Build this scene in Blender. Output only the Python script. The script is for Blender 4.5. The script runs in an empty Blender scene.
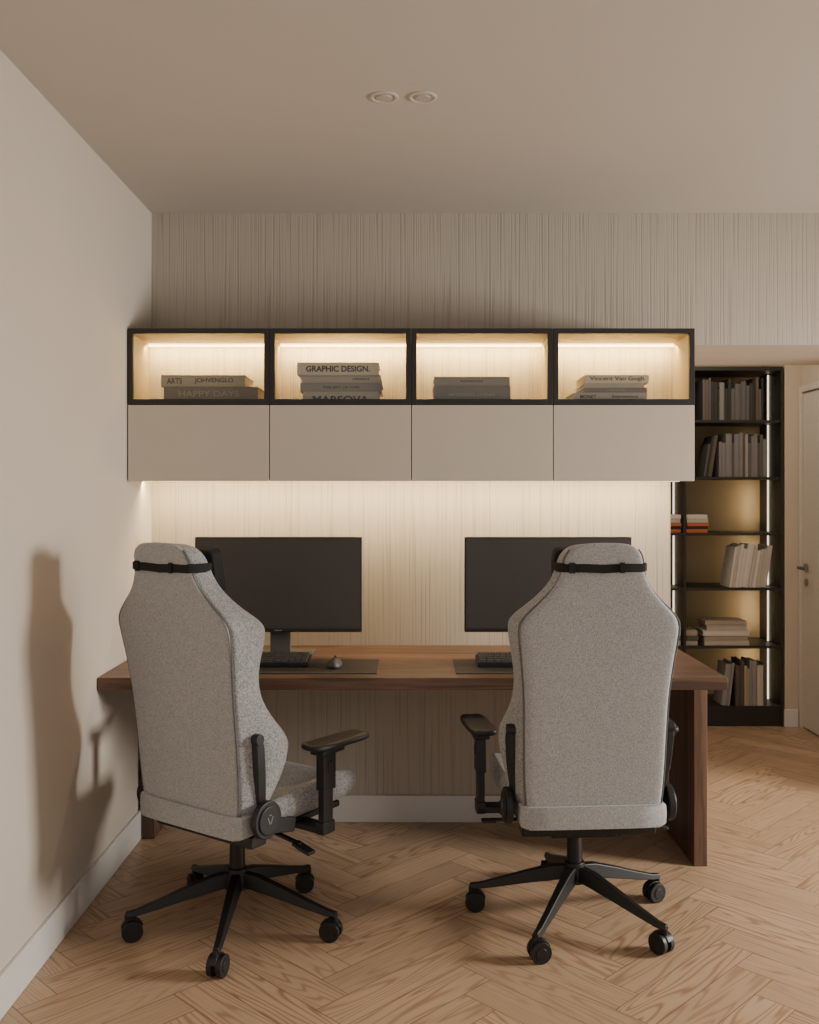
import bpy, bmesh, math, random
from mathutils import Vector, Matrix
random.seed(7)
C = bpy.context.scene.collection
D2R = math.radians

# ------------------------------------------------------------------ materials
def newmat(name):
    m = bpy.data.materials.new(name); m.use_nodes = True
    nt = m.node_tree
    return m, nt, nt.nodes['Principled BSDF']

def pmat(name, col, rough=0.5, var=0.06, scale=8.0, bump=0.0, bscale=60.0, metal=0.0, spec=0.5):
    m, nt, b = newmat(name)
    N, L = nt.nodes, nt.links
    tc = N.new('ShaderNodeTexCoord')
    n = N.new('ShaderNodeTexNoise'); n.inputs['Scale'].default_value = scale; n.inputs['Detail'].default_value = 4
    L.new(tc.outputs['Object'], n.inputs['Vector'])
    r = N.new('ShaderNodeMix'); r.data_type = 'RGBA'
    r.inputs[6].default_value = (*[c*(1-var) for c in col], 1)
    r.inputs[7].default_value = (*[min(1, c*(1+var)) for c in col], 1)
    L.new(n.outputs['Fac'], r.inputs[0])
    L.new(r.outputs[2], b.inputs['Base Color'])
    b.inputs['Roughness'].default_value = rough
    b.inputs['Metallic'].default_value = metal
    b.inputs['Specular IOR Level'].default_value = spec
    if bump > 0:
        n2 = N.new('ShaderNodeTexNoise'); n2.inputs['Scale'].default_value = bscale; n2.inputs['Detail'].default_value = 3
        L.new(tc.outputs['Object'], n2.inputs['Vector'])
        bp = N.new('ShaderNodeBump'); bp.inputs['Strength'].default_value = bump; bp.inputs['Distance'].default_value = 0.004
        L.new(n2.outputs['Fac'], bp.inputs['Height']); L.new(bp.outputs['Normal'], b.inputs['Normal'])
    return m

def emat(name, col, strength):
    m, nt, b = newmat(name)
    b.inputs['Base Color'].default_value = (*col, 1)
    b.inputs['Emission Color'].default_value = (*col, 1)
    b.inputs['Emission Strength'].default_value = strength
    return m

def wallpaper():
    m, nt, b = newmat('striated_wallpaper'); N, L = nt.nodes, nt.links
    g = N.new('ShaderNodeNewGeometry')
    def noise(sx, sz, det, rough=0.6):
        mp = N.new('ShaderNodeMapping'); mp.inputs['Scale'].default_value = (sx, 3.0, sz)
        L.new(g.outputs['Position'], mp.inputs['Vector'])
        n = N.new('ShaderNodeTexNoise'); n.inputs['Scale'].default_value = 1; n.inputs['Detail'].default_value = det
        n.inputs['Roughness'].default_value = rough
        L.new(mp.outputs[0], n.inputs['Vector']); return n
    n1 = noise(108, 1.2, 1.2); n2 = noise(230, 12.0, 2)
    r1 = N.new('ShaderNodeValToRGB'); r1.color_ramp.elements[0].position = 0.34; r1.color_ramp.elements[1].position = 0.52
    L.new(n1.outputs['Fac'], r1.inputs[0])
    a = N.new('ShaderNodeMath'); a.operation = 'MULTIPLY_ADD'; a.inputs[1].default_value = 0.45
    L.new(n2.outputs['Fac'], a.inputs[0]); L.new(r1.outputs[0], a.inputs[2])
    cr = N.new('ShaderNodeValToRGB')
    cr.color_ramp.elements[0].position = 0.12; cr.color_ramp.elements[0].color = (0.39, 0.345, 0.292, 1)
    cr.color_ramp.elements[1].position = 0.95; cr.color_ramp.elements[1].color = (0.495, 0.445, 0.38, 1)
    L.new(a.outputs[0], cr.inputs[0]); L.new(cr.outputs[0], b.inputs['Base Color'])
    bp = N.new('ShaderNodeBump'); bp.inputs['Strength'].default_value = 0.28; bp.inputs['Distance'].default_value = 0.003
    L.new(a.outputs[0], bp.inputs['Height']); L.new(bp.outputs['Normal'], b.inputs['Normal'])
    b.inputs['Roughness'].default_value = 0.75
    return m

PW, PL = 0.12, 0.60
def floor_mat():
    m, nt, b = newmat('herringbone_oak'); N, L = nt.nodes, nt.links
    uv = N.new('ShaderNodeUVMap'); uv.uv_map = 'UVMap'
    at = N.new('ShaderNodeAttribute'); at.attribute_name = 'rnd'
    sep = N.new('ShaderNodeSeparateXYZ'); L.new(uv.outputs[0], sep.inputs[0])
    def M(op, a, bb, c=None):
        n = N.new('ShaderNodeMath'); n.operation = op
        for i, v in enumerate((a, bb, c)):
            if v is None: continue
            if isinstance(v, (int, float)): n.inputs[i].default_value = v
            else: L.new(v, n.inputs[i])
        return n.outputs[0]
    u, v = sep.outputs[0], sep.outputs[1]
    off = N.new('ShaderNodeVectorMath'); off.operation = 'MULTIPLY_ADD'
    L.new(at.outputs['Vector'], off.inputs[0]); off.inputs[1].default_value = (17, 9, 13); L.new(uv.outputs[0], off.inputs[2])
    mp = N.new('ShaderNodeMapping'); mp.inputs['Scale'].default_value = (0.75, 8, 1); L.new(off.outputs[0], mp.inputs[0])
    n0 = N.new('ShaderNodeTexNoise'); n0.inputs['Scale'].default_value = 1.0; n0.inputs['Detail'].default_value = 1.8; n0.inputs['Distortion'].default_value = 0.1
    L.new(mp.outputs[0], n0.inputs[0])
    rings = M('SINE', M('MULTIPLY', n0.outputs['Fac'], 135.0), 0)
    rings = M('MULTIPLY_ADD', rings, 0.5, 0.5)
    rings = M('POWER', rings, 3.4)
    sepr = N.new('ShaderNodeSeparateColor'); L.new(at.outputs['Color'], sepr.inputs[0])
    rstr = M('MULTIPLY_ADD', sepr.outputs[1], 0.42, 0.20)
    mp2 = N.new('ShaderNodeMapping'); mp2.inputs['Scale'].default_value = (12, 330, 1); L.new(off.outputs[0], mp2.inputs[0])
    n1 = N.new('ShaderNodeTexNoise'); n1.inputs['Scale'].default_value = 1; n1.inputs['Detail'].default_value = 3; L.new(mp2.outputs[0], n1.inputs[0])
    mixv = M('ADD', M('MULTIPLY', rings, rstr), M('MULTIPLY', n1.outputs['Fac'], 0.42))
    mk = N.new('ShaderNodeMapping'); mk.inputs['Scale'].default_value = (2.2, 5.0, 1); L.new(off.outputs[0], mk.inputs[0])
    vk = N.new('ShaderNodeTexVoronoi'); vk.inputs['Scale'].default_value = 1.0; L.new(mk.outputs[0], vk.inputs['Vector'])
    kn = M('MULTIPLY', M('SUBTRACT', 1.0, M('MINIMUM', M('MULTIPLY', vk.outputs['Distance'], 15.0), 1.0)), 0.7)
    mixv = M('ADD', mixv, kn)
    cr = N.new('ShaderNodeValToRGB')
    cr.color_ramp.elements[0].position = 0.1; cr.color_ramp.elements[0].color = (0.550, 0.382, 0.248, 1)
    cr.color_ramp.elements[1].position = 0.98; cr.color_ramp.elements[1].color = (0.265, 0.146, 0.078, 1)
    L.new(mixv, cr.inputs[0])
    hsv = N.new('ShaderNodeHueSaturation'); L.new(cr.outputs[0], hsv.inputs['Color'])
    L.new(M('MULTIPLY_ADD', at.outputs['Fac'], 0.42, 0.79), hsv.inputs['Value'])
    du = M('MINIMUM', u, M('SUBTRACT', PL, u)); dv = M('MINIMUM', v, M('SUBTRACT', PW, v))
    g = M('LESS_THAN', M('MINIMUM', du, dv), 0.0013)
    mx = N.new('ShaderNodeMix'); mx.data_type = 'RGBA'; L.new(g, mx.inputs[0]); L.new(hsv.outputs[0], mx.inputs[6])
    mx.inputs[7].default_value = (0.16, 0.095, 0.055, 1)
    L.new(mx.outputs[2], b.inputs['Base Color'])
    b.inputs['Roughness'].default_value = 0.42
    bp = N.new('ShaderNodeBump'); bp.inputs['Strength'].default_value = 0.10; bp.inputs['Distance'].default_value = 0.002
    L.new(M('SUBTRACT', 1.0, M('MAXIMUM', g, M('MULTIPLY', mixv, 0.3))), bp.inputs['Height']); L.new(bp.outputs['Normal'], b.inputs['Normal'])
    return m

def wood(name, c0, c1, axis='X', rough=0.4):
    m, nt, b = newmat(name); N, L = nt.nodes, nt.links
    tc = N.new('ShaderNodeTexCoord'); mp = N.new('ShaderNodeMapping')
    s = {'X': (1.3, 16, 16), 'Z': (16, 16, 1.3)}[axis]
    mp.inputs['Scale'].default_value = s; L.new(tc.outputs['Object'], mp.inputs[0])
    n = N.new('ShaderNodeTexNoise'); n.inputs['Scale'].default_value = 1; n.inputs['Detail'].default_value = 5; n.inputs['Distortion'].default_value = 0.5
    L.new(mp.outputs[0], n.inputs[0])
    w = N.new('ShaderNodeMath'); w.operation = 'MULTIPLY'; w.inputs[1].default_value = 30; L.new(n.outputs['Fac'], w.inputs[0])
    s2 = N.new('ShaderNodeMath'); s2.operation = 'SINE'; L.new(w.outputs[0], s2.inputs[0])
    a = N.new('ShaderNodeMath'); a.operation = 'MULTIPLY_ADD'; a.inputs[1].default_value = 0.18; L.new(s2.outputs[0], a.inputs[0]); L.new(n.outputs['Fac'], a.inputs[2])
    cr = N.new('ShaderNodeValToRGB'); cr.color_ramp.elements[0].position = 0.25; cr.color_ramp.elements[0].color = (*c0, 1)
    cr.color_ramp.elements[1].position = 0.8; cr.color_ramp.elements[1].color = (*c1, 1)
    L.new(a.outputs[0], cr.inputs[0]); L.new(cr.outputs[0], b.inputs['Base Color'])
    b.inputs['Roughness'].default_value = rough
    return m

def fabric(name, c0, c1, vs=420):
    m, nt, b = newmat(name); N, L = nt.nodes, nt.links
    tc = N.new('ShaderNodeTexCoord')
    v = N.new('ShaderNodeTexVoronoi'); v.inputs['Scale'].default_value = vs; L.new(tc.outputs['Object'], v.inputs['Vector'])
    mp = N.new('ShaderNodeMapping'); mp.inputs['Scale'].default_value = (420, 420, 110); L.new(tc.outputs['Object'], mp.inputs[0])
    n = N.new('ShaderNodeTexNoise'); n.inputs['Scale'].default_value = 1.0; n.inputs['Detail'].default_value = 2; L.new(mp.outputs[0], n.inputs['Vector'])
    sp = N.new('ShaderNodeSeparateColor'); L.new(v.outputs['Color'], sp.inputs[0])
    a = N.new('ShaderNodeMath'); a.operation = 'MULTIPLY_ADD'; a.inputs[1].default_value = 0.45; L.new(sp.outputs[0], a.inputs[0])
    h = N.new('ShaderNodeMath'); h.operation = 'MULTIPLY'; h.inputs[1].default_value = 0.6; L.new(n.outputs['Fac'], h.inputs[0]); L.new(h.outputs[0], a.inputs[2])
    cr = N.new('ShaderNodeValToRGB'); cr.color_ramp.elements[0].position = 0.1; cr.color_ramp.elements[0].color = (*c0, 1)
    cr.color_ramp.elements[1].position = 0.8; cr.color_ramp.elements[1].color = (*c1, 1)
    L.new(a.outputs[0], cr.inputs[0]); L.new(cr.outputs[0], b.inputs['Base Color'])
    bp = N.new('ShaderNodeBump'); bp.inputs['Strength'].default_value = 0.3; bp.inputs['Distance'].default_value = 0.0014
    L.new(v.outputs['Distance'], bp.inputs['Height']); L.new(bp.outputs['Normal'], b.inputs['Normal'])
    b.inputs['Roughness'].default_value = 0.95; b.inputs['Sheen Weight'].default_value = 0.10
    return m

def glass_mat():
    m = bpy.data.materials.new('smoked_glass'); m.use_nodes = True; nt = m.node_tree; nt.nodes.clear()
    o = nt.nodes.new('ShaderNodeOutputMaterial'); t = nt.nodes.new('ShaderNodeBsdfTransparent'); g = nt.nodes.new('ShaderNodeBsdfGlossy')
    t.inputs[0].default_value = (0.90, 0.88, 0.83, 1)
    g.inputs['Roughness'].default_value = 0.03; mx = nt.nodes.new('ShaderNodeMixShader'); mx.inputs[0].default_value = 0.06
    nt.links.new(t.outputs[0], mx.inputs[1]); nt.links.new(g.outputs[0], mx.inputs[2]); nt.links.new(mx.outputs[0], o.inputs[0])
    return m

M_WP = wallpaper()
M_PLASTER = pmat('beige_plaster', (0.605, 0.545, 0.475), 0.85, 0.03, 3, 0.05, 90)
M_CEIL = pmat('ceiling_paint', (0.57, 0.525, 0.475), 0.9, 0.02, 2, 0.03, 60)
M_HALL = pmat('hall_paint', (0.58, 0.50, 0.41), 0.85, 0.03, 3)
M_BASE = pmat('baseboard_white', (0.72, 0.705, 0.685), 0.5, 0.02, 4)
M_FLOOR = floor_mat()
M_WALNUT = wood('walnut_top', (0.072, 0.039, 0.025), (0.172, 0.094, 0.060), 'X', 0.42)
M_WALNUTZ = wood('walnut_leg', (0.072, 0.039, 0.025), (0.172, 0.094, 0.060), 'Z', 0.42)
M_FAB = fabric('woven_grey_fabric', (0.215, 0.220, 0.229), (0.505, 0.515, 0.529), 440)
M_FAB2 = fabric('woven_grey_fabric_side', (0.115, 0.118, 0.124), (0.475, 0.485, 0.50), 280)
M_PIPE = pmat('seam_thread', (0.15, 0.153, 0.158), 0.9, 0.05, 60)
M_BLACK = pmat('black_plastic', (0.012, 0.012, 0.013), 0.45, 0.1, 20)
M_BLACKM = pmat('black_metal', (0.014, 0.014, 0.014), 0.42, 0.1, 20, metal=0.2)
M_STRAP = pmat('black_elastic', (0.008, 0.008, 0.008), 0.85, 0.1, 60, 0.2, 300)
M_FRAME = pmat('black_wood_frame', (0.022, 0.020, 0.018), 0.5, 0.15, 12)
M_DOOR = pmat('greige_lacquer', (0.62, 0.55, 0.465), 0.5, 0.015, 3)
M_CARC = pmat('carcass_beige', (0.38, 0.31, 0.19), 0.6, 0.12, 25)
M_SCREEN = pmat('monitor_screen', (0.055, 0.048, 0.045), 0.42, 0.03, 3)
M_BEZEL = pmat('monitor_bezel', (0.018, 0.017, 0.017), 0.4, 0.05, 10)
M_STAND = pmat('monitor_stand_grey', (0.10, 0.096, 0.09), 0.4, 0.05, 10)
M_MAT = pmat('dark_leather', (0.040, 0.032, 0.028), 0.6, 0.12, 30, 0.1, 200)
M_KEY = pmat('grey_keycaps', (0.08, 0.075, 0.07), 0.5, 0.05, 10)
M_LED = emat('led_diffuser', (1.0, 0.78, 0.40), 5.5)
M_LEDU = emat('led_diffuser_under', (1.0, 0.77, 0.44), 2.0)
M_LED2 = emat('led_diffuser_white', (1.0, 0.84, 0.62), 2.0)
M_GLASS = glass_mat()
M_BRASS = pmat('bronze_back_panel', (0.25, 0.19, 0.115), 0.5, 0.12, 6, metal=0.2)
M_PAGE = pmat('paper_pages', (0.36, 0.32, 0.27), 0.9, 0.08, 80)
M_DOORW = pmat('hall_door_paint', (0.62, 0.57, 0.51), 0.55, 0.02, 4)
M_CHROME = pmat('satin_metal', (0.30, 0.28, 0.26), 0.35, 0.05, 10, metal=0.8)
M_WHITEP = pmat('white_plastic', (0.62, 0.57, 0.52), 0.5, 0.02, 10)
M_INK_D = pmat('ink_dark', (0.025, 0.025, 0.025), 0.7, 0.02)
M_INK_M = pmat('ink_pale_grey', (0.34, 0.33, 0.31), 0.7, 0.02)
M_LOGO = pmat('logo_grey', (0.17, 0.17, 0.17), 0.4, 0.02)
BK = {k: pmat('book_' + k, c, 0.65, 0.06, 20) for k, c in {
    'paper': (0.68, 0.65, 0.60), 'white': (0.52, 0.48, 0.42), 'cream': (0.40, 0.345, 0.27), 'grey': (0.10, 0.097, 0.094), 'slate': (0.185, 0.182, 0.18), 'dark': (0.028, 0.026, 0.024),
    'taupe': (0.10, 0.08, 0.062), 'orange': (0.50, 0.14, 0.055), 'brown': (0.08, 0.045, 0.030), 'light': (0.28, 0.272, 0.262), 'pale': (0.45, 0.435, 0.415)}.items()}

# ------------------------------------------------------------------ mesh helpers
def bm_box(bm, c, s, rot=None, mi=0, taper=None):
    r = bmesh.ops.create_cube(bm, size=1.0)
    vs = r['verts']
    for v in vs:
        f = 1.0
        if taper is not None and v.co.z < 0: f = taper
        v.co = Vector((v.co.x*s[0]*f, v.co.y*s[1]*f, v.co.z*s[2]))
    if rot is not None: bmesh.ops.rotate(bm, verts=vs, cent=(0, 0, 0), matrix=rot)
    bmesh.ops.translate(bm, verts=vs, vec=c)
    for f in set(f for v in vs for f in v.link_faces): f.material_index = mi
    return vs

def bm_cyl(bm, c, r, h, axis='Z', seg=24, r2=None, mi=0):
    res = bmesh.ops.create_cone(bm, cap_ends=True, segments=seg, radius1=r, radius2=r if r2 is None else r2, depth=h)
    vs = res['verts']
    if axis == 'X': bmesh.ops.rotate(bm, verts=vs, cent=(0, 0, 0), matrix=Matrix.Rotation(math.pi/2, 3, 'Y'))
    if axis == 'Y': bmesh.ops.rotate(bm, verts=vs, cent=(0, 0, 0), matrix=Matrix.Rotation(math.pi/2, 3, 'X'))
    bmesh.ops.translate(bm, verts=vs, vec=c)
    for f in set(f for v in vs for f in v.link_faces): f.material_index = mi
    return vs

def loft(bm, rings, cap=True, mi=0, closed=True):
    R = [[bm.verts.new(p) for p in ring] for ring in rings]
    n = len(R[0])
    for a, b in zip(R[:-1], R[1:]):
        for i in range(n if closed else n-1):
            j = (i+1) % n
            f = bm.faces.new((a[i], a[j], b[j], b[i])); f.material_index = mi
    if cap:
        f = bm.faces.new(list(reversed(R[0]))); f.material_index = mi
        f = bm.faces.new(R[-1]); f.material_index = mi
    return R

def finish(name, bm, mats, parent=None, loc=(0, 0, 0), rot=(0, 0, 0), bevel=0, segs=2, subsurf=0, smooth=True, ang=40):
    bmesh.ops.recalc_face_normals(bm, faces=bm.faces[:])
    me = bpy.data.meshes.new(name); bm.to_mesh(me); bm.free()
    for m in (mats if isinstance(mats, (list, tuple)) else [mats]): me.materials.append(m)
    if smooth:
        me.shade_smooth()
        if not subsurf: me.set_sharp_from_angle(angle=D2R(ang))
    o = bpy.data.objects.new(name, me); C.objects.link(o)
    o.location = loc; o.rotation_euler = rot
    if parent: o.parent = parent
    if bevel:
        md = o.modifiers.new('bev', 'BEVEL'); md.width = bevel; md.segments = segs; md.limit_method = 'ANGLE'; md.angle_limit = D2R(35)
        md.harden_normals = True
    if subsurf:
        md = o.modifiers.new('sub', 'SUBSURF'); md.levels = subsurf; md.render_levels = subsurf
    return o

def boxes(name, lst, mats, parent=None, bevel=0.0, base=None, segs=2):
    xs = [b[0] for b in lst]+[b[1] for b in lst]; ys = [b[2] for b in lst]+[b[3] for b in lst]; zs = [b[4] for b in lst]+[b[5] for b in lst]
    o = Vector(((min(xs)+max(xs))/2, (min(ys)+max(ys))/2, min(zs)))
    bm = bmesh.new()
    for b in lst:
        c = Vector(((b[0]+b[1])/2, (b[2]+b[3])/2, (b[4]+b[5])/2))-o
        bm_box(bm, c, (b[1]-b[0], b[3]-b[2], b[5]-b[4]), mi=b[6] if len(b) > 6 else 0)
    return finish(name, bm, mats, parent, o, bevel=bevel, segs=segs, ang=30)

def empty(name, loc, label, cat, group=None):
    e = bpy.data.objects.new(name, None); C.objects.link(e); e.location = loc
    e.empty_display_size = 0.1
    e['label'] = label; e['category'] = cat
    if group: e['group'] = group
    return e

def tag(o, label, cat, group=None):
    o['label'] = label; o['category'] = cat
    if group: o['group'] = group

def struct(o): o['kind'] = 'structure'; return o

def area(name, loc, rot, sx, sy, energy, col, spread=180):
    l = bpy.data.lights.new(name, 'AREA'); l.shape = 'RECTANGLE'; l.size = sx; l.size_y = sy; l.energy = energy; l.color = col
    l.spread = D2R(spread)
    o = bpy.data.objects.new(name, l); C.objects.link(o); o.location = loc; o.rotation_euler = rot
    return o

# ------------------------------------------------------------------ room constants
XL = -1.147; CZ = 2.706; XR = 3.6; YF = -4.7
CAMH = 1.466; DD = 4.3; FPX = 967.0

# floor
bm = bmesh.new(); uvl = bm.loops.layers.uv.new('UVMap'); cl = bm.loops.layers.float_color.new('rnd')
ca, sa = math.cos(D2R(45)), math.sin(D2R(45))
def plank(x0, y0, w, h, horiz):
    cs = [(x0, y0), (x0+w, y0), (x0+w, y0+h), (x0, y0+h)]
    pts = [((x*ca-y*sa)-0.18, (x*sa+y*ca)-0.12) for x, y in cs]
    if all(p[0] < XL-0.1 or p[0] > XR for p in pts) or all(p[1] < YF or p[1] > 2.3 for p in pts): return
    vs = [bm.verts.new((p[0], p[1], 0)) for p in pts]
    f = bm.faces.new(vs)
    if horiz: uv = [(0, 0), (w, 0), (w, h), (0, h)]
    else: uv = [(0, 0), (0, w), (h, w), (h, 0)]
    r = random.random(), random.random(), random.random()
    for l, t in zip(f.loops, uv): l[uvl].uv = t; l[cl] = (*r, 1)
for k in range(-115, 115):
    for m in range(-9, 10):
        ox = k*PW + m*2*PL; oy = k*PW
        plank(ox, oy, PL, PW, True)
        plank(ox+PL, oy+PW-PL, PW, PL, False)
for co, no in (((XL-0.1, 0, 0), (-1, 0, 0)), ((XR, 0, 0), (1, 0, 0)), ((0, YF, 0), (0, -1, 0)), ((0, 2.3, 0), (0, 1, 0))):
    bmesh.ops.bisect_plane(bm, geom=bm.verts[:]+bm.edges[:]+bm.faces[:], plane_co=co, plane_no=no, clear_outer=True)
fl = finish('floor', bm, M_FLOOR, smooth=False); struct(fl)

struct(boxes('ceiling', [(XL-0.1, XR+0.1, YF, 2.3, CZ, CZ+0.12)], M_CEIL))
struct(boxes('wall_left', [(XL-0.12, XL, YF, 0.0, 0, CZ)], M_PLASTER))
# unseen header added to cut the window light on the upper walls
struct(boxes('light_block_right', [(XR, XR+0.1, YF, 0.0, 1.88, CZ)], M_PLASTER))
wb = boxes('wall_back', [(XL-0.12, 1.16, 0, 0.69, 0, CZ), (1.16, 2.6, 0, 0.69, 2.12, CZ), (2.6, XR, 0, 0.69, 0, CZ)], [M_WP, M_HALL]); struct(wb)
for p in wb.data.polygons: p.material_index = 0 if p.normal.y < -0.5 else 1
struct(boxes('wall_hall_far', [(1.0, 3.6, 2.14, 2.3, 0, CZ), (2.345, 2.57, 1.74, 2.14, 0, CZ)], M_HALL))
struct(boxes('wall_hall_left', [(0.9, 1.0, 0.69, 2.3, 0, CZ)], M_HALL))
struct(boxes('wall_hall_right', [(2.45, 2.57, 0.69, 0.80, 0, CZ), (2.45, 2.57, 0.80, 1.738, 2.13, CZ)], M_HALL))
# baseboards
struct(boxes('baseboard_left', [(XL, XL+0.014, YF, 0.0, 0.0, 0.12)], M_BASE, bevel=0.004))
struct(boxes('baseboard_back', [(XL+0.014, 1.16, -0.014, 0.0, 0.0, 0.12)], M_BASE, bevel=0.004))
struct(boxes('baseboard_hall', [(2.337, 2.425, 1.726, 1.74, 0.0, 0.11)], M_BASE, bevel=0.004))
# hall door in the right wall of the hall
dr = boxes('door_1', [(2.445, 2.485, 0.875, 1.705, 0.01, 2.08)], M_DOORW, bevel=0.003); struct(dr)
tr = boxes('trim_1', [(2.43, 2.52, 1.71, 1.737, 0, 2.125), (2.43, 2.52, 0.81, 0.87, 0, 2.125), (2.43, 2.52, 0.87, 1.71, 2.085, 2.125)], M_DOORW, bevel=0.003); struct(tr)
bm = bmesh.new()
bm_cyl(bm, (-0.006, 0, 0), 0.026, 0.012, 'X', 24); bm_cyl(bm, (-0.03, 0, 0), 0.009, 0.05, 'X', 16)
bm_box(bm, (-0.052, -0.05, 0), (0.014, 0.125, 0.018))
bm_cyl(bm, (-0.004, 0, -0.09), 0.024, 0.008, 'X', 24)
h = finish('handle', bm, M_CHROME, bevel=0.002); h.parent = dr
h.location = Vector((2.4455, 1.65, 1.0)) - dr.location; h['label'] = 'satin metal lever handle'

# ------------------------------------------------------------------ ceiling spots
M_LENS = pmat('spot_lens', (0.50, 0.46, 0.42), 0.4, 0.02)
def spotlight(x):
    e = empty('recessed_spotlight', (x, -4.3+3.036, CZ), 'small round beige recessed ceiling spotlight, switched off', 'ceiling light', 'recessed ceiling spotlights')
    bm = bmesh.new(); prof = [(0.046, 0.0), (0.046, -0.002), (0.043, -0.004), (0.036, -0.004), (0.033, -0.002), (0.031, 0.0)]
    rings = [[(r*math.cos(a), r*math.sin(a), z) for r, z in prof] for a in [i*2*math.pi/40 for i in range(40)]]
    loft(bm, rings+[rings[0]], cap=False, closed=False)
    bmesh.ops.remove_doubles(bm, verts=bm.verts[:], dist=1e-5)
    finish('trim_ring', bm, M_WHITEP, e)
    bm = bmesh.new(); bm_cyl(bm, (0, 0, -0.001), 0.031, 0.002, seg=32); bm_cyl(bm, (0, 0, -0.003), 0.022, 0.003, seg=32, r2=0.024)
    finish('lens', bm, M_LENS, e)
    return e
s1 = spotlight(-0.080); s2 = spotlight(0.041)

# ------------------------------------------------------------------ desk
desk = empty('desk', (0.005, -0.38, 0), 'long walnut desk with panel legs along the wall', 'desk')
def dk(name, lst, m, bevel=0.003):
    lst = [(a-0.005, b-0.005, c+0.38, d+0.38, e, f) for a, b, c, d, e, f in lst]
    return boxes(name, lst, m, desk, bevel)
dk('desktop', [(XL+0.003, 1.168, -0.757, -0.004, 0.740, 0.785)], M_WALNUT)
dk('leg', [(1.113, 1.166, -0.515, -0.03, 0, 0.740)], M_WALNUTZ)
dk('leg', [(XL+0.017, XL+0.07, -0.22, -0.03, 0, 0.740)], M_WALNUTZ)
DZ = 0.785

# ------------------------------------------------------------------ upper cabinets
CX0, CX1 = XL+0.003, 1.158
W = (CX1-CX0)/4
ZB, ZM, ZT = 1.51, 1.822, 2.13
YC = -0.378
for i in range(4):
    x0 = CX0+i*W; cx = x0+W/2; hw = W/2-0.0008
    e = empty('wall_cabinet', (cx, -0.19, ZB), 'closed greige handleless wall cabinet under the display cabinets', 'cabinet', 'greige wall cabinets above the desk')
    def L(lst): return [tuple([a, b, c+0.19, d+0.19, f-ZB, g-ZB]+list(r)) for a, b, c, d, f, g, *r in lst]
    boxes('body', L([(-hw, hw, -0.358, -0.003, ZB+0.004, ZM-0.002)]), M_DOOR, e, 0.0008)
    boxes('door', L([(-hw+0.0012, hw-0.0012, YC, -0.360, ZB, ZM-0.003)]), M_DOOR, e, 0.0015)
    boxes('led_strip', L([(-hw, hw, -0.155, -0.140, ZB+0.0005, ZB+0.0038)]), M_LEDU, e)
    e = empty('display_cabinet', (cx, -0.19, ZM), 'black framed glass-front display cabinet with warm interior lighting', 'cabinet', 'illuminated display cabinets above the desk')
    def L2(lst): return [tuple([a, b, c+0.19, d+0.19, f-ZM, g-ZM]+list(r)) for a, b, c, d, f, g, *r in lst]
    t = 0.006; tz = 0.018
    b = boxes('body', L2([(-hw, -hw+t, -0.36, -0.003, ZM, ZT), (hw-t, hw, -0.36, -0.003, ZM, ZT),
                      (-hw+t, hw-t, -0.36, -0.003, ZM, ZM+0.006), (-hw+t, hw-t, -0.36, -0.003, ZT-tz, ZT),
                      (-hw+t, hw-t, -0.075, -0.003, ZM+0.006, ZT-tz, 2)]), [M_CARC, M_FRAME, M_WP], e)
    for p in b.data.polygons:
        c = p.center + b.location
        if p.material_index != 2 and (abs(c.x) > hw-0.002 or c.z > (ZT-ZM)-0.002): p.material_index = 1
    f = 0.021
    boxes('door_frame', L2([(-hw, -hw+f, YC, -0.3605, ZM, ZT), (hw-f, hw, YC, -0.3605, ZM, ZT),
                            (-hw+f, hw-f, YC, -0.3605, ZM, ZM+f), (-hw+f, hw-f, YC, -0.3605, ZT-f, ZT)]), M_FRAME, e, 0.001)
    boxes('glass_pane', L2([(-hw+f, hw-f, -0.371, -0.368, ZM+f, ZT-f)]), M_GLASS, e)
    boxes('led_strip', L2([(-hw+t+0.001, hw-t-0.001, -0.098, -0.077, ZT-tz-0.014, ZT-tz-0.001)]), M_LED, e)
    a = area('display_led', (cx, -0.135, ZT-tz-0.016), (D2R(20), 0, 0), W-0.02, 0.05, 5.4, (1.0, 0.72, 0.32))
    a = area('under_cabinet_led', (cx, -0.148, ZB-0.003), (D2R(30), 0, 0), W-0.002, 0.02, 4.0, (1.0, 0.74, 0.40))

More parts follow.
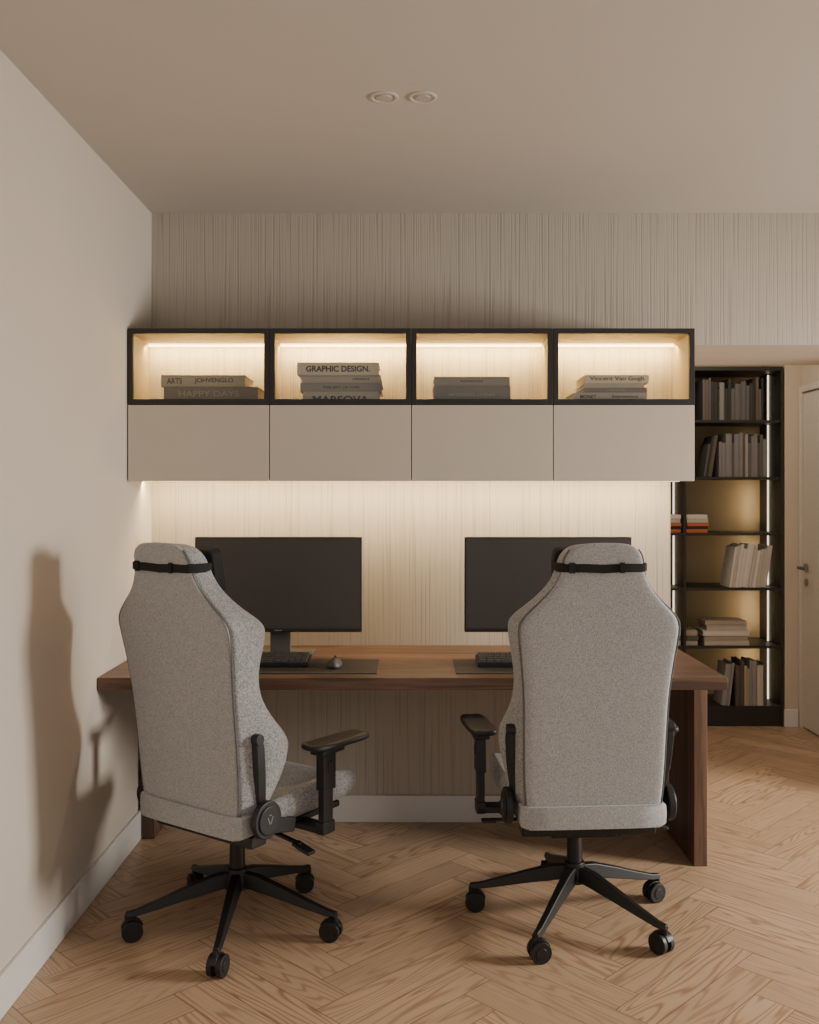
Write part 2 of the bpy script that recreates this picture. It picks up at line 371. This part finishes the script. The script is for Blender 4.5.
# ------------------------------------------------------------------ books
def book_bm(t, h, d):
    """vertical book: thickness X, height Z (from 0), depth Y, spine at -Y"""
    bm = bmesh.new(); c = 0.003
    bm_box(bm, (-t/2+c/2, 0, h/2), (c, d, h)); bm_box(bm, (t/2-c/2, 0, h/2), (c, d, h))
    ys = [(-t/2, -d/2+0.004), (-t/2+t*0.2, -d/2), (t/2-t*0.2, -d/2), (t/2, -d/2+0.004)]
    ring0 = [(x, y, 0) for x, y in ys]+[(t/2, -d/2+0.008, 0), (-t/2, -d/2+0.008, 0)]
    loft(bm, [ring0, [(x, y, h) for x, y, _ in ring0]])
    bm_box(bm, (0, 0.0, h/2), (t-2*c, d-0.014, h-0.008), mi=1)
    return bm
def text_mesh(s, width, height, mat, parent, loc, rot, bold=0.015):
    cu = bpy.data.curves.new('t', 'FONT'); cu.body = s; cu.align_x = 'CENTER'; cu.align_y = 'CENTER'; cu.size = 1; cu.extrude = 0.004
    cu.offset = bold
    ob = bpy.data.objects.new('t', cu); C.objects.link(ob)
    dg = bpy.context.evaluated_depsgraph_get(); dg.update()
    me = bpy.data.meshes.new_from_object(ob.evaluated_get(dg))
    bpy.data.objects.remove(ob)
    xs = [v.co.x for v in me.vertices]; ys = [v.co.y for v in me.vertices]
    cx, cy = (min(xs)+max(xs))/2, (min(ys)+max(ys))/2
    sx = width/(max(xs)-min(xs)); sy = height/(max(ys)-min(ys))
    for v in me.vertices: v.co = Vector(((v.co.x-cx)*sx, (v.co.y-cy)*sy, v.co.z*0.05))
    me.materials.clear(); me.materials.append(mat)
    o = bpy.data.objects.new('spine_title', me); C.objects.link(o); o.parent = parent; o.location = loc; o.rotation_euler = rot
    return o

def flat_book(xc, yf, z, w, t, d, col, label, group, title=None, ink=None, rz=0.0, bold=0.015):
    """book lying flat, spine facing the viewer; w along X"""
    bm = book_bm(t, w, d)
    bmesh.ops.rotate(bm, verts=bm.verts[:], cent=(0, 0, 0), matrix=Matrix.Rotation(math.pi/2, 3, 'Y'))
    bmesh.ops.translate(bm, verts=bm.verts[:], vec=(-w/2, 0, t/2))
    o = finish('book', bm, [BK[col], M_PAGE], loc=(xc, yf+d/2, z), rot=(0, 0, rz), ang=30)
    tag(o, label, 'book', group)
    for s, off, a, b, *zo in (title or []):
        text_mesh(s, a*w, b*t, ink or M_INK_M, o, (off*w, -d/2-0.0004, t*(zo[0] if zo else 0.5)), (math.pi/2, 0, 0), bold)
    return o
ZI = ZM+0.0065
def cxp(px, s=246.0): return (px-410)/s
G = 'coffee-table books in the display cabinets'
BD = 0.235
# stack 1
flat_book(cxp(210), -0.345, ZI, 0.385, 0.068, BD, 'slate', 'thick grey art book with pale spine lettering', G, [('HAPPY DAYS', -0.02, 0.64, 0.36, 0.58)], M_INK_M, bold=0.008)
flat_book(cxp(202), -0.340, ZI+0.0685, 0.345, 0.048, BD, 'pale', 'pale grey art book with dark spine lettering', G, [('ARTS', -0.34, 0.18, 0.50), ('JOHVENGLO', 0.13, 0.46, 0.50)], M_INK_D, bold=0.015)
# stack 2
flat_book(cxp(341), -0.345, ZI, 0.31, 0.048, BD, 'pale', 'pale grey book with large dark spine lettering', G, [('MARSOVA', 0, 0.74, 0.64, 0.33)], M_INK_D, bold=0.02)
flat_book(cxp(341), -0.340, ZI+0.0485, 0.335, 0.036, BD, 'light', 'grey book with small spine lettering', G, [('THE ART OF TYPE', 0, 0.45, 0.26)], M_INK_D)
flat_book(cxp(341), -0.340, ZI+0.085, 0.325, 0.030, BD, 'pale', 'thin pale grey design book', G, [('DESIGN', 0.25, 0.2, 0.3)], M_INK_D)
flat_book(cxp(338), -0.345, ZI+0.1155, 0.335, 0.052, BD, 'paper', 'white design book with bold black spine lettering', G, [('GRAPHIC DESIGN.', 0.0, 0.78, 0.48)], M_INK_D, bold=0.03)
# stack 3
flat_book(cxp(473), -0.340, ZI, 0.315, 0.072, BD, 'slate', 'thick grey book with faint spine lettering', G, [('MODERN LIVING', 0, 0.6, 0.17)], M_INK_M)
flat_book(cxp(473), -0.335, ZI+0.0725, 0.31, 0.038, BD, 'light', 'pale taupe hardcover book', G, [('INTERIORS', 0, 0.3, 0.22)], M_INK_D)
# stack 4
flat_book(cxp(612), -0.345, ZI, 0.30, 0.044, BD, 'pale', 'pale grey art book with dark spine lettering', G, [('MONET', -0.3, 0.22, 0.36, 0.62), ('Impressions', 0.2, 0.35, 0.36, 0.62)], M_INK_D)
flat_book(cxp(618), -0.340, ZI+0.0445, 0.255, 0.020, BD, 'slate', 'thin dark art book with pale spine lettering', G, [('COLOUR', 0, 0.3, 0.45)], M_INK_M)
flat_book(cxp(616), -0.340, ZI+0.065, 0.245, 0.018, BD, 'pale', 'thin grey paperback art book', G)
flat_book(cxp(619), -0.340, ZI+0.0835, 0.262, 0.034, BD, 'paper', 'white art monograph with black spine lettering', G, [('Vincent Van Gogh', 0, 0.85, 0.60)], M_INK_D, bold=0.015)

# ------------------------------------------------------------------ bookcase
BX0, BX1, BY0, BY1, BZ = 1.08, 2.335, 1.74, 2.12, 2.25
bc = empty('bookcase', ((BX0+BX1)/2, (BY0+BY1)/2, 0), 'tall black open bookcase with bronze back and warm lighting', 'bookcase')
bo = Vector(bc.location)
TP = 0.014
def BL(lst): return [tuple([a-bo.x, b-bo.x, c-bo.y, d-bo.y, f, g]+list(r)) for a, b, c, d, f, g, *r in lst]
boxes('frame', BL([(BX0, BX0+TP, BY0, BY1, 0, BZ), (BX1-TP, BX1, BY0, BY1, 0, BZ), (1.712, 1.728, BY0, BY1, 0.11, BZ-0.025),
                   (BX0+TP, BX1-TP, BY0, BY1, BZ-0.025, BZ), (BX0+TP, BX1-TP, BY0+0.01, BY1, 0, 0.11)]), M_FRAME, bc, 0.001)
boxes('back_panel', BL([(BX0+TP, BX1-TP, BY1-0.012, BY1-0.002, 0.11, BZ-0.025)]), M_BRASS, bc)
shz = [0.128, 0.503, 0.866, 1.21, 1.56, 1.916]
for z in shz:
    for a, b in ((BX0+TP+0.001, 1.711), (1.729, BX1-TP-0.001)):
        boxes('shelf', BL([(a, b, BY0+0.004, BY1-0.013, z-0.016 if z > 0.2 else 0.111, z)]), M_FRAME, bc, 0.001)
for x in (BX1-TP-0.007, 1.704):
    for z0, z1 in zip(shz, shz[1:]+[BZ-0.012]):
        boxes('led_strip', BL([(x-0.002, x+0.006, BY0+0.205, BY0+0.211, z0+0.002, z1-0.018)]), M_LED2, bc)
for k, (z0, z1) in enumerate(zip(shz, shz[1:]+[BZ-0.014])):
    e_ = 0.6 if k < 4 else 0.08
    area('shelf_led', (BX1-TP-0.02, BY0+0.22, (z0+z1)/2), (0, D2R(90), D2R(-38)), 0.25, 0.02, e_, (1.0, 0.76, 0.42))
    area('shelf_led', (1.69, BY0+0.22, (z0+z1)/2), (0, D2R(90), D2R(-38)), 0.25, 0.02, e_*.7, (1.0, 0.76, 0.42))

words = {'paper': 'white', 'pale': 'pale grey', 'dark': 'dark', 'grey': 'grey', 'slate': 'slate grey', 'light': 'pale grey', 'taupe': 'taupe', 'white': 'white', 'cream': 'cream', 'brown': 'brown', 'orange': 'orange'}
def row(x, xend, z, hmin, hmax, palette, group, lean=0, nlean=0):
    i = 0; a = D2R(lean)
    while True:
        t = random.choice((0.012, 0.014, 0.018, 0.022, 0.03, 0.038))
        h = random.uniform(hmin, hmax); d = random.uniform(0.15, 0.185); c = random.choice(palette)
        leaning = i < nlean
        if (x+t > xend) or (leaning and x+t*math.cos(a)+h*math.sin(a) > xend): 
            if leaning: nlean = i
            break
        o = finish('book', book_bm(t, h, d), [BK[c], M_PAGE], ang=30)
        y = BY0+0.012+d/2
        if leaning:
            o.rotation_euler = (0, a, 0)
            o.location = (x+t/2*math.cos(a), y, z+0.0005+t/2*math.sin(a))
            if i+1 < nlean: x += t/math.cos(a)+0.0015
            else: x += t*math.cos(a)+hmax*math.sin(a)+0.002
            tag(o, '%s hardcover book leaning on its neighbours' % words[c], 'book', group)
        else:
            o.location = (x+t/2, y, z+0.0005); x += t+0.0015
            tag(o, '%s hardcover book standing upright on a black shelf' % words[c], 'book', group)
        i += 1
row(1.835, 2.225, 1.916, 0.19, 0.27, ['dark', 'grey', 'dark', 'taupe', 'slate', 'grey', 'brown', 'dark'], 'books on the top shelf')
row(1.84, 2.235, 1.56, 0.20, 0.28, ['grey', 'slate', 'taupe', 'slate', 'dark', 'light'], 'books on the second shelf', lean=9, nlean=3)
row(2.00, 2.285, 0.866, 0.235, 0.275, ['paper', 'white', 'cream', 'white', 'paper'], 'books on the fourth shelf', lean=9, nlean=12)
row(1.95, 2.235, 0.128, 0.23, 0.29, ['white', 'light', 'paper', 'cream', 'taupe'], 'books on the bottom shelf', lean=7, nlean=2)
row(1.55, 1.69, 1.56, 0.22, 0.26, ['dark', 'grey'], 'books on the second shelf')
def stack(xc, z, items, group):
    for c, w, t in items:
        flat_book(xc+random.uniform(-.004, .004), BY0+0.015+random.uniform(0, .01), z+0.0005, w, t, 0.18, c, '%s book lying flat in a small stack' % words[c], group)
        z += t+0.0007
stack(1.625, 1.21, [('orange', 0.15, 0.022), ('dark', 0.15, 0.018), ('orange', 0.15, 0.020), ('white', 0.15, 0.026), ('paper', 0.15, 0.024)], 'flat books on the third shelf')
stack(1.805, 1.21, [('orange', 0.135, 0.022), ('dark', 0.135, 0.018), ('orange', 0.135, 0.020), ('white', 0.135, 0.026), ('paper', 0.13, 0.024)], 'flat books on the third shelf')
stack(1.985, 0.503, [('white', 0.28, 0.03), ('cream', 0.27, 0.03), ('paper', 0.29, 0.032), ('white', 0.25, 0.034), ('cream', 0.26, 0.026)], 'flat books on the fifth shelf')
stack(1.622, 0.503, [('white', 0.155, 0.03), ('grey', 0.155, 0.03), ('paper', 0.15, 0.034), ('white', 0.15, 0.022)], 'flat books on the fifth shelf')
stack(1.770, 0.503, [('white', 0.075, 0.03), ('grey', 0.075, 0.03), ('cream', 0.07, 0.034)], 'flat books on the fifth shelf')

# ------------------------------------------------------------------ monitors
def monitor(xc):
    e = empty('monitor', (xc, -0.27, DZ), 'wide black flat-screen monitor, switched off, on a slim stand', 'monitor', 'monitors on the desk')
    bm = bmesh.new(); bm_box(bm, (0, -0.03, 0.299), (0.69, 0.022, 0.393)); bm_box(bm, (0, -0.008, 0.28), (0.36, 0.03, 0.22))
    finish('housing', bm, M_BEZEL, e, bevel=0.004)
    bm = bmesh.new(); bm_box(bm, (0, -0.0416, 0.304), (0.676, 0.0012, 0.371))
    finish('screen', bm, M_SCREEN, e)
    bm = bmesh.new(); bm_box(bm, (0, -0.0415, 0.110), (0.03, 0.001, 0.005)); finish('logo', bm, M_LOGO, e)
    bm = bmesh.new(); bm_box(bm, (0, 0.03, 0.15), (0.085, 0.022, 0.30)); bm_box(bm, (0, 0.012, 0.29), (0.08, 0.03, 0.08))
    finish('stand_neck', bm, M_STAND, e, bevel=0.003)
    bm = bmesh.new(); bm_box(bm, (0, -0.01, 0.006), (0.28, 0.21, 0.012)); finish('stand_base', bm, M_STAND, e, bevel=0.004)
    return e
monitor(-0.541); monitor(0.572)

def deskpad(x0, x1):
    o = boxes('desk_pad', [(x0, x1, -0.685, -0.385, DZ+0.0003, DZ+0.004)], M_MAT, bevel=0.001)
    tag(o, 'dark brown leather desk pad on the walnut desk', 'desk pad', 'leather desk pads'); return o
deskpad(-0.88, -0.122); deskpad(0.175, 0.93)
def keyboard(xc, yc):
    z = DZ+0.0045
    e = empty('keyboard', (xc, yc, z), 'compact dark keyboard lying on the leather desk pad', 'keyboard', 'keyboards on the desk')
    bm = bmesh.new(); vs = bm_box(bm, (0, 0, 0.009), (0.43, 0.135, 0.018))
    for v in vs:
        if v.co.z > 0.01 and v.co.y > 0: v.co.z += 0.010
    finish('case', bm, M_BLACK, e, bevel=0.003)
    bm = bmesh.new()
    for r in range(5):
        y = -0.052+r*0.026; zz = 0.019+0.010*(r/4)
        if r == 0: ws = [1.25]*3+[6.2]+[1.25]*4+[1, 1, 1]
        else: ws = [1+0.25*r]+[1]*12+[2.0-0.2*r]+[1, 1]
        tot = sum(ws); x = -0.208
        for w_ in ws:
            ww = w_/tot*0.416
            bm_box(bm, (x+ww/2, y, zz+0.004), (ww-0.003, 0.022, 0.010)); x += ww
    finish('keys', bm, M_KEY, e)
    return e
keyboard(-0.605, -0.50); keyboard(0.478, -0.50)
def mouse(x, y):
    e = empty('computer_mouse', (x, y, DZ+0.0045), 'small dark wireless mouse on the leather desk pad', 'mouse')
    bm = bmesh.new(); rings = []
    for i in range(9):
        t = i/8; yy = -0.055+0.11*t; w_ = 0.030*math.sqrt(max(0.05, 1-(2*t-1)**4)); hh = 0.036*math.sqrt(max(0.04, 1-(1.75*t-0.8)**2))
        rings.append([(w_*math.cos(a), yy, max(0, hh*math.sin(a))) for a in [k*math.pi/8 for k in range(9)]]+[(0, yy, 0)])
    loft(bm, rings); finish('body', bm, M_KEY, e, subsurf=1)
    bm = bmesh.new(); bm_cyl(bm, (0, 0.028, 0.031), 0.007, 0.006, 'X', 16); finish('scroll_wheel', bm, M_BLACK, e)
mouse(-0.29, -0.55)

# ------------------------------------------------------------------ chair
PROF = [ # z, back half width, outer half width, wing depth, centre thickness
 (0.415, .218, .228, .08, .07), (0.50, .226, .250, .11, .08), (0.58, .231, .278, .155, .09), (0.66, .233, .288, .185, .10), (0.70, .234, .284, .185, .10),
 (0.76, .235, .258, .145, .10), (0.84, .238, .247, .105, .10), (0.93, .247, .256, .11, .09), (1.00, .256, .268, .14, .085),
 (1.045, .259, .271, .15, .08), (1.07, .251, .262, .14, .075), (1.10, .226, .232, .11, .075), (1.145, .178, .182, .09, .075), (1.19, .143, .147, .08, .075),
 (1.235, .130, .134, .078, .072), (1.27, .123, .127, .072, .068), (1.295, .106, .108, .06, .058), (1.308, .072, .072, .05, .05)]
def yb(z): t = (z-0.41)/0.89; return -0.250-0.130*t+0.02*math.sin(math.pi*t)
def interp(z):
    for a, b in zip(PROF[:-1], PROF[1:]):
        if a[0] <= z <= b[0]:
            k = (z-a[0])/(b[0]-a[0]); return [a[i]+(b[i]-a[i])*k for i in range(1, 5)]
    return list(PROF[-1][1:])
def section(z, wb_, wo, wd, ct, off=0.0):
    h = [(0, 0), (wb_*.45, 0), (wb_*.86, .001), (wb_*.985, .006), (wb_*1.0, .022), (wo, wd*.6), (wo*.99, wd*.93), (wo*.94, wd), (wo*.83, wd*.86), (wb_*.58, ct), (wb_*.3, ct*.98)]
    y0 = yb(z)
    R = [(x, y0+y, z) for x, y in h]
    return R+[(0, y0+ct*.98, z)]+[(-x, y, zz) for x, y, zz in reversed(R[1:])]
ch = empty('office_chair', (0, 0, 0), 'x', 'chair', 'grey ergonomic office chairs')
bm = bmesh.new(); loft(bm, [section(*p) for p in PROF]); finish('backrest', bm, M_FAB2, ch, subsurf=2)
# rear panel
bm = bmesh.new(); rings = []
for z, w1, wo, wd, ct in PROF:
    w1 *= .97; y0 = yb(z); hh = [(0, -.012), (w1*.5, -.012), (w1*.92, -.0115), (w1*.995, -.008), (w1, .006), (w1*.9, .012), (0, .012)]
    zz = z+(0.004 if z > 1.3 else 0)
    R = [(x, y0+y, zz) for x, y in hh]
    rings.append(R+[(-x, y, q) for x, y, q in reversed(R[1:-1])])
loft(bm, rings); finish('back_panel', bm, M_FAB, ch, subsurf=2)
# seam piping around the rear panel
for sx in (1, -1):
    bm = bmesh.new(); rings = []
    P = [(sx*(p[1]*.980), yb(p[0])-.001, p[0]) for p in PROF[:-1]]
    Q = []
    for i in range(len(P)-1):
        for t in (0, .25, .5, .75):
            a0 = Vector(P[max(i-1, 0)]); a1 = Vector(P[i]); a2 = Vector(P[i+1]); a3 = Vector(P[min(i+2, len(P)-1)])
            Q.append(0.5*((2*a1)+(a2-a0)*t+(2*a0-5*a1+4*a2-a3)*t*t+(3*a1-a0-3*a2+a3)*t**3))
    for i, q in enumerate(Q):
        d = (Q[min(i+1, len(Q)-1)]-Q[max(i-1, 0)]).normalized(); s_ = d.cross(Vector((0, 1, 0))).normalized(); u_ = s_.cross(d).normalized()
        rings.append([tuple(q+(s_*math.cos(a)+u_*math.sin(a))*.0026) for a in [k*math.pi/3 for k in range(6)]])
    loft(bm, rings); finish('seam_piping', bm, M_PIPE, ch)
# lower rear cover band
bm = bmesh.new(); rings = []
for z, k in ((0.402, 0.95), (0.410, 1.0), (0.44, 1.01), (0.468, 1.0), (0.474, 0.97)):
    y0 = -0.250; w1 = 0.234*k
    hh = [(0, -.026), (w1*.6, -.026), (w1*.93, -.022), (w1, -.008), (w1, .05), (w1*.9, .06), (0, .06)]
    R = [(x, y0+y, z) for x, y in hh]; rings.append(R+[(-x, y, q) for x, y, q in reversed(R[1:-1])])
loft(bm, rings); finish('lower_back_cover', bm, M_FAB, ch, bevel=0)
# seat
bm = bmesh.new(); rings = []
for y, w_, zt, zb, zc in ((-.225, .20, .455, .41, .44), (-.21, .235, .48, .398, .455), (-.10, .252, .495, .396, .46), (.05, .262, .510, .398, .465), (.18, .264, .516, .400, .475),
                      (.25, .260, .512, .404, .486), (.292, .248, .494, .412, .474), (.308, .228, .468, .428, .456)):
    h = [(0, zb), (w_*.7, zb), (w_*.95, zb+.010), (w_, (zb+zt)/2), (w_*.985, zt-.008), (w_*.92, zt), (w_*.80, zt-.008), (w_*.6, zc), (w_*.3, zc)]
    R = [(x, y, z) for x, z in h]; rings.append(R+[(0, y, zc)]+[(-x, yy, z) for x, yy, z in reversed(R[1:])])
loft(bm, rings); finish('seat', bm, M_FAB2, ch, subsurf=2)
# mechanism
bm = bmesh.new(); bm_box(bm, (0, .01, .355), (.22, .30, .06)); bm_box(bm, (0, .02, .390), (.44, .42, .022)); bm_box(bm, (0, -.17, .376), (.44, .07, .040))
finish('tilt_mechanism', bm, M_BLACKM, ch, bevel=.006)
# column
bm = bmesh.new(); bm_cyl(bm, (0, 0, .29), .016, .12); bm_cyl(bm, (0, 0, .24), .027, .12, r2=.025); bm_cyl(bm, (0, 0, .335), .035, .02)
finish('gas_column', bm, M_BLACKM, ch, bevel=.002)
# head pillow
bm = bmesh.new(); bm_box(bm, (0, 0, 0), (.265, .075, .15))
bmesh.ops.subdivide_edges(bm, edges=bm.edges[:], cuts=3, use_grid_fill=True)
for v in bm.verts:
    if abs(v.co.y) > .03: v.co.y *= 1-0.35*(abs(v.co.x)/.1325)**3
    v.co.z -= .012*(1-(abs(v.co.x)/.1325)**2)*(1 if v.co.z > 0 else -1)*.5
finish('head_pillow', bm, M_STRAP, ch, (0, yb(1.22)+.108, 1.218), (D2R(8), 0, 0), subsurf=2)
# strap: continuous band wrapped around the head section
bm = bmesh.new(); rings = []
w1, wo, wd, ct = interp(1.235)
y0 = yb(1.235)
loop = [(0, -.0165), (w1*.5, -.0165), (w1*.86, -.0150), (w1*.99, -.011), (wo+.006, .008), (wo+.007, wd*.6), (wo*.95+.004, wd+.004), (wo*.7, wd+.006), (0, wd+.006)]
full = loop+[(-x, y) for x, y in reversed(loop[1:-1])]
for zz, k in ((1.221, -.004), (1.224, 0), (1.246, 0), (1.249, -.004)):
    rings.append([(x+(k if x > 0 else -k if x < 0 else 0), y0+y-(k if y < 0.02 else 0), zz-(.003 if abs(x) < .01 else 0)) for x, y in full])
loft(bm, rings, cap=False)
bm_box(bm, (0.055, y0-.0185, 1.235), (.014, .005, .032)); bm_box(bm, (-0.10, y0-.0170, 1.235), (.018, .005, .032))
finish('head_strap', bm, M_STRAP, ch)
AX = .322
for sx in (1, -1):
    hc_bm = bmesh.new(); bm_cyl(hc_bm, (0, 0, 0), .058, .022, 'X', 40); bm_cyl(hc_bm, (sx*.013, 0, 0), .045, .008, 'X', 40)
    bm_box(hc_bm, (-sx*.004, .065, -.035), (.022, .13, .045), Matrix.Rotation(D2R(-12), 3, 'X'))
    hc = finish('hinge_cover', hc_bm, M_BLACK, ch, (sx*.264, -.185, .455), bevel=.004, segs=3)
    lb = bmesh.new()
    bm_box(lb, (0, -.0065, .001), (.002, .0045, .024), Matrix.Rotation(D2R(22), 3, 'X')); bm_box(lb, (0, .0065, .001), (.002, .0045, .024), Matrix.Rotation(D2R(-22), 3, 'X'))
    bm_box(lb, (0, 0, .017), (.002, .010, .0035))
    lg = finish('emblem', lb, M_LOGO, hc, (sx*.0176, 0, 0)); lg['label'] = 'small grey v-shaped emblem'
    b2 = bmesh.new(); pts = [(-.180, .47), (-.193, .52), (-.206, .60), (-.216, .68), (-.219, .712)]
    rings = []
    for k, (y, z) in enumerate(pts):
        wv = .017 if k < 4 else .012
        xo = (.254, .259, .271, .276, .273)[k]; xi = xo-.028
        rings.append([(sx*xi, y-wv, z), (sx*(xo-.006), y-wv*.9, z), (sx*xo, y+wv*.8, z), (sx*xi, y+wv, z)])
    loft(b2, rings); bm_cyl(b2, (sx*.260, -.219, .708), .018, .026, 'X', 24)
    finish('back_bracket', b2, M_BLACK, ch, bevel=.003)
    # armrest
    ar = bmesh.new()
    bm_box(ar, (sx*AX, .03, .49), (.026, .050, .25), taper=.95)
    bm_box(ar, (sx*AX, .032, .565), (.034, .062, .12))
    bm_box(ar, (sx*AX, .04, .631), (.056, .11, .016))
    bm_box(ar, (sx*.256, .03, .378), (.160, .06, .022))
    bm_box(ar, (sx*AX, .03, .385), (.032, .060, .04))
    bm_box(ar, (sx*(AX+.017), .032, .58), (.008, .02, .035))
    a = finish('armrest', ar, M_BLACK, ch, bevel=.006, segs=3)
    pb = bmesh.new(); rings = []
    for i, (y, w_) in enumerate(((-.128, .030), (-.118, .042), (-.075, .049), (.0, .050), (.075, .049), (.122, .043), (.133, .030))):
        zt = .028-.004*math.cos((y)/.14*1.5); e_ = .006 if i in (0, 6) else 0
        rings.append([(-w_, y, .004+e_), (-w_, y, .018), (-w_*.8, y, zt-e_), (0, y, zt-.003-e_), (w_*.8, y, zt-e_), (w_, y, .018), (w_, y, .004+e_), (w_*.7, y, e_), (-w_*.7, y, e_)])
    loft(pb, rings); finish('arm_pad', pb, M_BLACK, a, (sx*AX, .080, .639), (0, 0, D2R(-4*sx)), subsurf=2)
# levers
lv = bmesh.new(); bm_box(lv, (.19, -.03, .345), (.16, .016, .012), Matrix.Rotation(D2R(8), 3, 'Y')); bm_box(lv, (.28, -.03, .325), (.075, .036, .012), Matrix.Rotation(D2R(16), 3, 'Y'))
finish('tilt_lever', lv, M_BLACK, ch, bevel=.004)
lv = bmesh.new(); bm_box(lv, (-.235, -.02, .352), (.13, .014, .012)); bm_box(lv, (-.30, -.02, .350), (.05, .03, .012))
finish('height_lever', lv, M_BLACK, ch, bevel=.004)
# star base
R_ = 0.350
bm = bmesh.new(); bm_cyl(bm, (0, 0, .165), .044, .070, r2=.034, seg=32)
for k in range(5):
    a = k*2*math.pi/5; rings = []
    for r, z0, z1, w_ in ((.02, .142, .188, .025), (.08, .133, .181, .024), (.17, .114, .153, .020), (.26, .094, .122, .017), (.33, .080, .100, .015), (.363, .078, .095, .012)):
        p = [(r, -w_, z0), (r, -w_*.6, z1), (r, w_*.6, z1), (r, w_, z0)]
        rings.append([(x*math.cos(a)-y*math.sin(a), x*math.sin(a)+y*math.cos(a), z) for x, y, z in p])
    loft(bm, rings)
base = finish('star_base', bm, M_BLACKM, ch, bevel=.004, segs=2)
for k in range(5):
    a = k*2*math.pi/5; cb = bmesh.new()
    for s in (-1, 1):
        bm_cyl(cb, (-.008, s*.016, .034), .034, .017, 'Y', 28); bm_cyl(cb, (-.008, s*.0255, .034), .018, .004, 'Y', 20)
    hood = []
    for t in range(9):
        th = D2R(20+t*17.5); hood.append([(-.008+.038*math.cos(th), yy, .034+.038*math.sin(th)) for yy in (-.008, .008)]+[(-.008+.020*math.cos(th), yy, .034+.020*math.sin(th)) for yy in (.008, -.008)])
    loft(cb, hood); bm_cyl(cb, (.008, 0, .072), .008, .026)
    finish('caster', cb, M_BLACK, base, (R_*math.cos(a), R_*math.sin(a), 0), (0, 0, a+random.uniform(-1, 1)), bevel=.003)

def copy_tree(o, parent=None):
    n = o.copy(); C.objects.link(n)
    if parent is not None: n.parent = parent
    for c in list(o.children): copy_tree(c, n)
    return n
ch2 = copy_tree(ch)
def place(c, x, y, rz, base_world, label, shift=(0, 0)):
    c.location = (x, y, 0); c.rotation_euler = (0, 0, D2R(rz)); c['label'] = label
    for k in c.children:
        if k.name.startswith('star_base'): k.rotation_euler = (0, 0, D2R(base_world-rz))
        if k.name.startswith(('star_base', 'gas_column')): k.location = (shift[0], shift[1], 0)
place(ch, -.552, -1.015, -35, 270, 'grey woven high-back office chair turned beside the plaster wall', (-.016, -.030))
place(ch2, .567, -.975, 4, 97, 'grey woven high-back office chair squarely facing the walnut desk')

# ------------------------------------------------------------------ lights
area('window_light', (4.3, -1.45, 1.62), (0, D2R(88), 0), 0.85, 0.85, 220, (1.0, 0.94, 0.845))
area('hall_fill', (1.75, 1.2, 2.66), (0, 0, 0), 0.4, 0.4, 8, (1.0, 0.86, 0.68))  # added lamp without a fixture, brightens the hall and book fronts
w = bpy.data.worlds.new('world'); bpy.context.scene.world = w; w.use_nodes = True
w.node_tree.nodes['Background'].inputs[0].default_value = (1.0, 0.97, 0.935, 1)
w.node_tree.nodes['Background'].inputs[1].default_value = 0.50

# ------------------------------------------------------------------ camera
cam = bpy.data.cameras.new('camera'); co = bpy.data.objects.new('camera', cam); C.objects.link(co)
co.location = (0, -DD, CAMH); co.rotation_euler = (math.pi/2, 0, 0)
cam.sensor_fit = 'VERTICAL'; cam.sensor_height = 36; cam.lens = FPX/1024*36
cam.shift_y = -20/1024; cam.clip_start = 0.05
bpy.context.scene.camera = co
